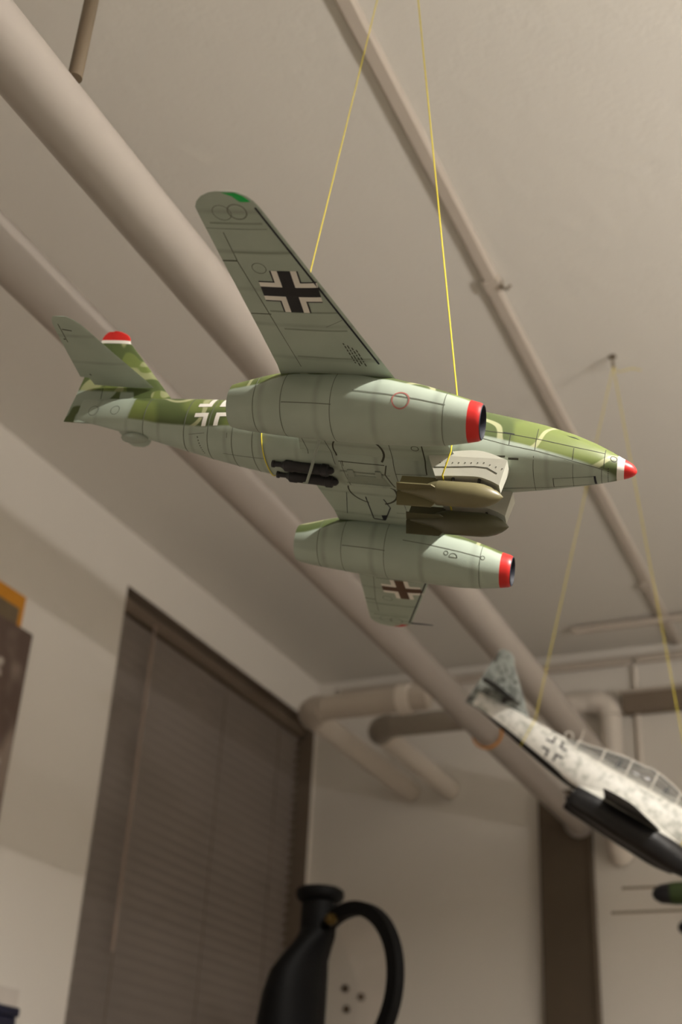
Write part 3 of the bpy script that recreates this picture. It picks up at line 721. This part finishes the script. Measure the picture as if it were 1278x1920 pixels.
# white corner cross on both flanks
def flank(R, a, w, cx, cz, side, mat, nm):
    qs = []
    for sx in (1, -1):
        for sy in (1, -1):
            def Q(x0, y0, x1, y1): return ((cx+sx*x0, cz+sy*y0), (cx+sx*x1, cz+sy*y0), (cx+sx*x1, cz+sy*y1), (cx+sx*x0, cz+sy*y1))
            qs += [Q(a, a, R, a+w), Q(a, a+w, a+w, R)]
    mp = lambda u, v_: (u, side*4.0, v_)
    return qs, mp, (0, -side, 0), mat, nm
for side in (-1, 1):
    qs, mp, d, mat, nm = flank(.34, .075, .085, -7.22, .45, side, M['jet_white'], 'cross_marking')
    sf.quads(nm, qs, mp, d, mat, fus, .005)
# wheel bay seams on the belly and wing root
def belly(V, F):
    L_ = lambda p, w=.014: SKB.line(p, BEL, UPW, w, .003, .05, V, F)
    L_([(-3.30, -.95), (-3.30, -.5), (-3.31, -.15)], .020); L_([(-3.84, -.95), (-3.84, .4)], .010)
    L_([(-3.84, -.12), (-3.31, -.14)], .010)
    for sg in (-1, 1):
        L_([(-4.75+.03*math.cos(t), sg*(-.25-.5*t/1.6)) for t in (0, .4)], .012)
        L_(circ(-4.40, sg*.62, .43, 12, PI*.5+.35 if sg > 0 else -PI*.5-.35, PI*1.12 if sg > 0 else -PI*1.12), .026)
        L_(circ(-4.40, sg*.62, .43, 12, PI*.5-.35 if sg > 0 else -PI*.5+.35, -.55 if sg > 0 else .55), .036)
    L_([(-4.79, -.36), (-4.0, -.33)], .016); L_([(-4.80, -.13), (-4.03, -.08)], .012); L_([(-4.82, -.10), (-3.95, -.05)], .008)
    L_([(-4.77, .26), (-4.0, .30)], .010); L_([(-4.75, -.36), (-4.72, .26)], .008)
    L_([(-3.97, -.33), (-4.03, -.08), (-3.93, .34)], .020)
    L_(circ(-3.42, -.80, .06, 16), .012)
    L_([(-5.75, -.95), (-5.30, -.95)], .014); L_([(-5.35, -1.0), (-5.30, -.45)], .010); L_([(-4.95, -.9), (-4.85, -.28)], .010)
seams('belly_seams', fus, belly)
def bay(V, F):
    L_ = lambda p, w=.014: SK['wing', 1].line(p, BEL, UPW, w, .003, .05, V, F)
    L_([(-4.57, .83), (-4.57, 1.59)], .020); L_([(-4.57, 1.59), (-4.36, 1.61)], .034); L_([(-4.36, 1.61), (-4.18, 1.14), (-4.25, .86)], .022)
    L_([(-4.1, 1.3), (-3.3, 1.3)], .008); L_([(-4.9, .75), (-5.05, 1.5)], .01); L_([(-3.9, .7), (-3.9, 1.7)], .008)
bd = seams('gear_leg_door', P['wing', 1], bay, M['jet_navy'])
SK['wing', 1].quads('gear_gap', [((-4.40, 1.44), (-4.30, 1.42), (-4.36, 1.60), (-4.40, 1.60))], BEL, UPW, M['jet_navy'], bd, .005, 2)
SKB.quads('hinge_plate', [((-4.70, -.04), (-4.06, .02), (-4.00, .28), (-4.74, .24))], BEL, UPW, plain('jet_plate_grey', srgb(136, 146, 132), .4, .4), fus, .006)
for x in (-4.62, -4.14):
    box('hinge', x-.05, x+.05, -.17, .02, -.455, -.425, M['jet_grey'], fus, .008)
# tailplane seams
def tpl(V, F):
    L_ = lambda p, w=.012: SK['tail', -1].line(p, BEL, UPW, w, .003, .05, V, F)
    L_([(-9.91, -1.80), (-9.93, -1.30)], .014); L_([(-9.89, -1.66), (-9.71, -1.63)], .026); L_([(-9.88, -.40), (-9.86, -.36)], .03); L_([(-9.96, -1.40), (-9.96, -1.37)], .04)
seams('panel_lines', P['tail', -1], tpl, M['jet_line'])
# blister under the tail
bl_ = []
for i in range(13):
    u = -1+2*i/12; r = math.sqrt(max(0, 1-u*u)); bl_.append([Vector((-8.78+.27*u, .10*r*math.cos(q_), .035+.10*r*math.sin(q_))) for q_ in [2*PI*k/20 for k in range(20)]])
loft('tail_blister', bl_, M['jet_grey'], jet)
# two black rocket bottles under the belly
for sy in (-1, 1):
    o_, e_ = Vector((-4.88, .175*sy-.02, -.50)), Vector((-5.92, .165*sy-.02, -.43))
    d_ = (e_-o_).normalized()
    rk = lathe('rocket_bottle', [(0, .03), (.03, .06), (.08, .07), (.10, .105), (.20, .11), (.22, .092), (.72, .094), (.74, .105), (.86, .105), (.90, .07), (.94, .05)], M['jet_dark'], o_, d_, jet, 24)
    lathe('nozzle', [(.93, .042), (1.06, .046), (1.07, .062), (1.11, .062), (1.11, .02)], M['jet_dark'], o_, d_, rk, 20)
tube('antenna_strut', [(-4.95, -1.02, -.36), (-5.20, -.40, -.60), (-5.36, -.02, -.655), (-5.44, .02, -.64)], [.022, .026, .024, .012], M['jet_grey'], jet, 10)
# bomb racks and bombs
def spl(p, n=6):
    "smooth curve through the points"
    q_ = [p[0]]+p+[p[-1]]; out = []
    for i in range(1, len(q_)-2):
        for k in range(n):
            t = k/n; out.append(tuple(.5*(2*q_[i][j]+(q_[i+1][j]-q_[i-1][j])*t+(2*q_[i-1][j]-5*q_[i][j]+4*q_[i+1][j]-q_[i+2][j])*t*t+(3*q_[i][j]-q_[i-1][j]-3*q_[i+1][j]+q_[i+2][j])*t**3) for j in (0, 1)))
    return out+[p[-1]]
for sy in (-1, 1):
    top = [(-3.22, -.36), (-2.75, -.24), (-2.35, -.22), (-1.95, -.36)]
    bot = [(-1.98, -.62), (-2.02, -.80), (-2.20, -.715), (-2.45, -.665), (-3.06, -.70)]
    top = spl(top); bot = spl(bot[1:])
    out = [Vector((x, sy*.64, z)) for x, z in top] + [Vector((x, sy*.585, z)) for x, z in bot]
    inn = [Vector((x, sy*.30, z)) for x, z in top] + [Vector((x, sy*.345, z)) for x, z in bot]
    py = loft('bomb_rack', [out, inn], M['jet_pylon'], jet, smooth=False)
    sp_ = Skin([py]); mp = lambda u, v_: (u, sy*3, v_)
    V, F = [], []
    sp_.line([(-3.10, -.555), (-2.45, -.50), (-2.25, -.51), (-2.08, -.60), (-1.99, -.62)], mp, (0, -sy, 0), .016, .004, .05, V, F)
    for i in range(11):
        x = -3.02+.1*i; z = -.47+.006*i - (0 if i < 8 else .035*(i-7)); sp_.line([(x, z), (x+.018, z)], mp, (0, -sy, 0), .018, .004, .05, V, F)
    obj('rivet_line', V, F, M['jet_line'], py)
    bm_ = M['bomb'] if sy < 0 else M['bomb_shaded']
    by, bz_ = sy*.455, -.935
    bo = lathe('bomb', [(0, .006), (.04, .05), (.10, .098), (.20, .15), (.32, .185), (.42, .198), (.50, .20), (1.04, .20), (1.05, .194), (1.12, .175), (1.25, .12), (1.45, .07), (1.64, .03)], bm_, (-1.95, by, bz_), (-1, 0, 0), jet, 40)
    for k in range(4):
        a_ = PI/2*k + .06; e1 = Vector((0, math.cos(a_), math.sin(a_))); e2 = Vector((0, -math.sin(a_), math.cos(a_)))*.010
        prof = [(-2.99, .17), (-3.06, .262), (-3.62, .262), (-3.66, .02), (-3.40, .02)]
        c_ = Vector((0, by, bz_))
        loft('tail_vane', [[Vector((x, 0, 0))+c_+e1*r+e2*s_ for x, r in prof] for s_ in (-1, 1)], bm_, bo, smooth=False)
    for x in (-2.36, -2.78): tube('sway_brace', [(x, by-.06*sy*-1, -.62), (x, by-.06*sy*-1, -.78)], .026, M['jet_dark'], py, 8)

# ---- threads of the first jet
TH = .00042
hook1 = empty('ceiling_hook', at(-.299, .684, H), 'small steel screw eye in the ceiling above the green and grey jet', 'hook')
def eye(root_):
    tube('eye_ring', [Vector((0, .006*math.sin(t), -.014-.006*math.cos(t))) for t in [2*PI*i/16 for i in range(17)]], .0014, M['hook'], root_, 8)
    tube('shank', [(0, 0, -.0005), (0, 0, -.008)], .0016, M['hook'], root_, 8)
    lathe('washer', [(-.0015, .006), (-.0002, .006)], M['hook'], parent=root_, n=16)
eye(hook1)
J = jet.matrix_world
def thread(name, pts, r, label):
    return tag(tube(name, pts, r, M['yellow'], None, 6), label, 'thread')
hk = at(-.299, .684, H-.019)
rr_ = []
for i in range(41):
    th = 2*PI*i/40; rr_.append(J @ sec_pt(-6.28 + .16*(1-math.cos(th))/2, th, .02))
thread('hanging_thread', [hk]+rr_, TH, 'yellow thread looped round the tail of the green jet')
fl = [sec_pt(-3.03+.10*i/8, PI*.40*i/8, .03) for i in range(9)] + [Vector((-2.87, -.80, .05)), Vector((-2.82, -.90, -.24)), Vector((-2.81, -.88, -.42)), Vector((-2.93, -.64, -.718)), Vector((-2.93, .64, -.718)), Vector((-2.81, .88, -.42)), Vector((-2.82, .90, -.24)), Vector((-2.87, .80, .05))] + [sec_pt(-3.03+.10*i/8, 2*PI-PI*.40*i/8, .03) for i in range(8, -1, -1)]
thread('hanging_thread', [hk]+[J @ Vector(p) for p in fl], TH*1.3, 'yellow thread looped round the nose of the green jet in front of the cockpit')

# ================= the mottled night jet further back
nj = empty('model_aircraft', (0, 0, 0), 'mottled white-grey model jet with black underside and long canopy, lower right', 'model aircraft')
nj.matrix_world = air_matrix(A2, N2)
Q_ = jet_shell(nj, dict(tip=M['night_body'], band=M['night_body'], body=M['night_body'], wing=M['night_wing'], tail=M['jet_black'], nac=M['night_nac'], ring=M['jet_black'], fin=M['night_fin'], fband=M['night_fin'], ftip=M['night_fin'], rud=M['night_fin']), True)
canopy(nj, -2.7, -6.95, M['canopy'], M['jet_white'], .40, 5, -4.4)
skn = Skin([Q_['fus']])
for side in (-1, 1):
    qs, mp, d, mat, nm = flank(.36, .10, .07, -7.15, .40, side, M['jet_dark'], 'cross_marking')
    skn.quads(nm, qs, mp, d, mat, Q_['fus'], .006)
skn.quads('red_number', [((-2.42, .30), (-2.36, .30), (-2.25, -.06), (-2.31, -.06)), ((-2.55, .30), (-2.36, .30), (-2.36, .23), (-2.55, .23))], SID, INW, plain('orange_number', srgb(205, 96, 50), .5, .3), Q_['fus'], .006)
tube('antenna_mast', [(-6.55, 0, .92), (-6.62, 0, 1.42)], [.02, .008], M['jet_white'], nj, 8)
tube('loop_antenna', [Vector((-6.95+.13*math.cos(t), 0, 1.0+.13*math.sin(t))) for t in [2*PI*i/20 for i in range(21)]], .016, M['jet_white'], nj, 8)
for sx in (-3.6, -5.2):
    sb = loft('seat', [[Vector((x, y_, z)) for x, y_, z in ((sx, -.2, .6), (sx, .2, .6), (sx+.06, .17, 1.12), (sx+.06, -.17, 1.12))], [Vector((x-.12, y_, z)) for x, y_, z in ((sx, -.2, .6), (sx, .2, .6), (sx+.06, .17, 1.12), (sx+.06, -.17, 1.12))]], M['jet_dark'], nj, smooth=False)
# nose antenna rods, beyond the picture's edge
for sy in (-1, 1):
    for sz in (-1, 1): tube('radar_rod', [(-.45, .13*sy, .02+.1*sz), (.25, .45*sy, .02+.3*sz)], .012, M['jet_dark'], nj, 6)
J2 = nj.matrix_world
hook2 = empty('ceiling_hook', at(-.302, 1.533, H), 'small screw eye in the ceiling with a yellow thread end, right of the cable channel', 'hook')
eye(hook2)
hk2 = at(-.302, 1.533, H-.019)
thread('hanging_thread', [hk2]+[J2 @ sec_pt(-2.55, 2*PI*i/24, .03) for i in range(25)], TH*1.5, 'yellow thread holding the windscreen end of the mottled jet')
thread('hanging_thread', [hk2]+[J2 @ sec_pt(-8.1, 2*PI*i/24, .02) for i in range(25)], TH*1.2, 'yellow thread holding the tail end of the mottled jet')
thread('thread_end', [hk2, at(-.295, 1.534, H-.030), at(-.275, 1.536, H-.027), at(-.262, 1.54, H-.031)], TH*1.4, 'loose yellow thread end curling from the screw eye')

# ================= small dark green twin-engine model, mostly beyond the right edge
gj = empty('model_aircraft', at(-.16, 2.05, .415), 'dark green twin-engine model plane with black spinners at the right edge', 'model aircraft')
M['olive'] = plain('model_dark_green', srgb(48, 62, 30), .5, .3, .1, 60.0)
for dy, dx, dz, rad in ((-.15, -.212, -.004, .0165), (.15, -.232, .004, .0150)):
    nc = lathe('engine_nacelle', [(.028, rad*.96), (.035, rad), (.09, rad), (.15, rad*.8), (.20, rad*.3)], M['olive'], (dx, dy, dz), (1, 0, 0), gj, 28)
    lathe('spinner', [(0, .002), (.003, rad*.5), (.012, rad*.82), (.028, rad*.95)], M['jet_black'], (dx, dy, dz), (1, 0, 0), nc, 28)
lathe('fuselage', [(0, .004), (.02, .018), (.08, .027), (.2, .03), (.35, .022), (.5, .008)], M['olive'], (-.13, 0, .01), (1, 0, 0), gj, 28)
loft('wing', [[Vector((x, y_, z)) for x, z in ((-.11+abs(y_)*.12, .006), (-.08+abs(y_)*.11, .012), (.02-abs(y_)*.05, .006), (-.08+abs(y_)*.11, .002))] for y_ in (-.36, -.15, 0, .15, .36)], M['olive'], gj, ang=60)
loft('tail_fin', [[Vector((.30+.10*z, .003, .02+z)), Vector((.37, .003, .02+z)), Vector((.37, -.003, .02+z)), Vector((.30+.10*z, -.003, .02+z))] for z in (0, .08)], M['olive'], gj, smooth=False)
loft('tailplane', [[Vector((.31+abs(y_)*.2, y_, .02)), Vector((.37, y_, .023)), Vector((.37, y_, .017))] for y_ in (-.12, 0, .12)], M['olive'], gj, smooth=False)
for z0, x0 in ((.040, -.285), (.002, -.305)):
    tube('antenna_rod', [(-.10, 0, .012), (-.16, 0, z0), (x0, 0, z0), (x0-.004, 0, z0)], [.0022, .0022, .0022, .003], M['hook'], gj, 8)
thread('hanging_thread', [at(-.10, 2.05, H), at(-.10, 2.05, .452)], TH, 'yellow thread holding the small green twin-engine plane')
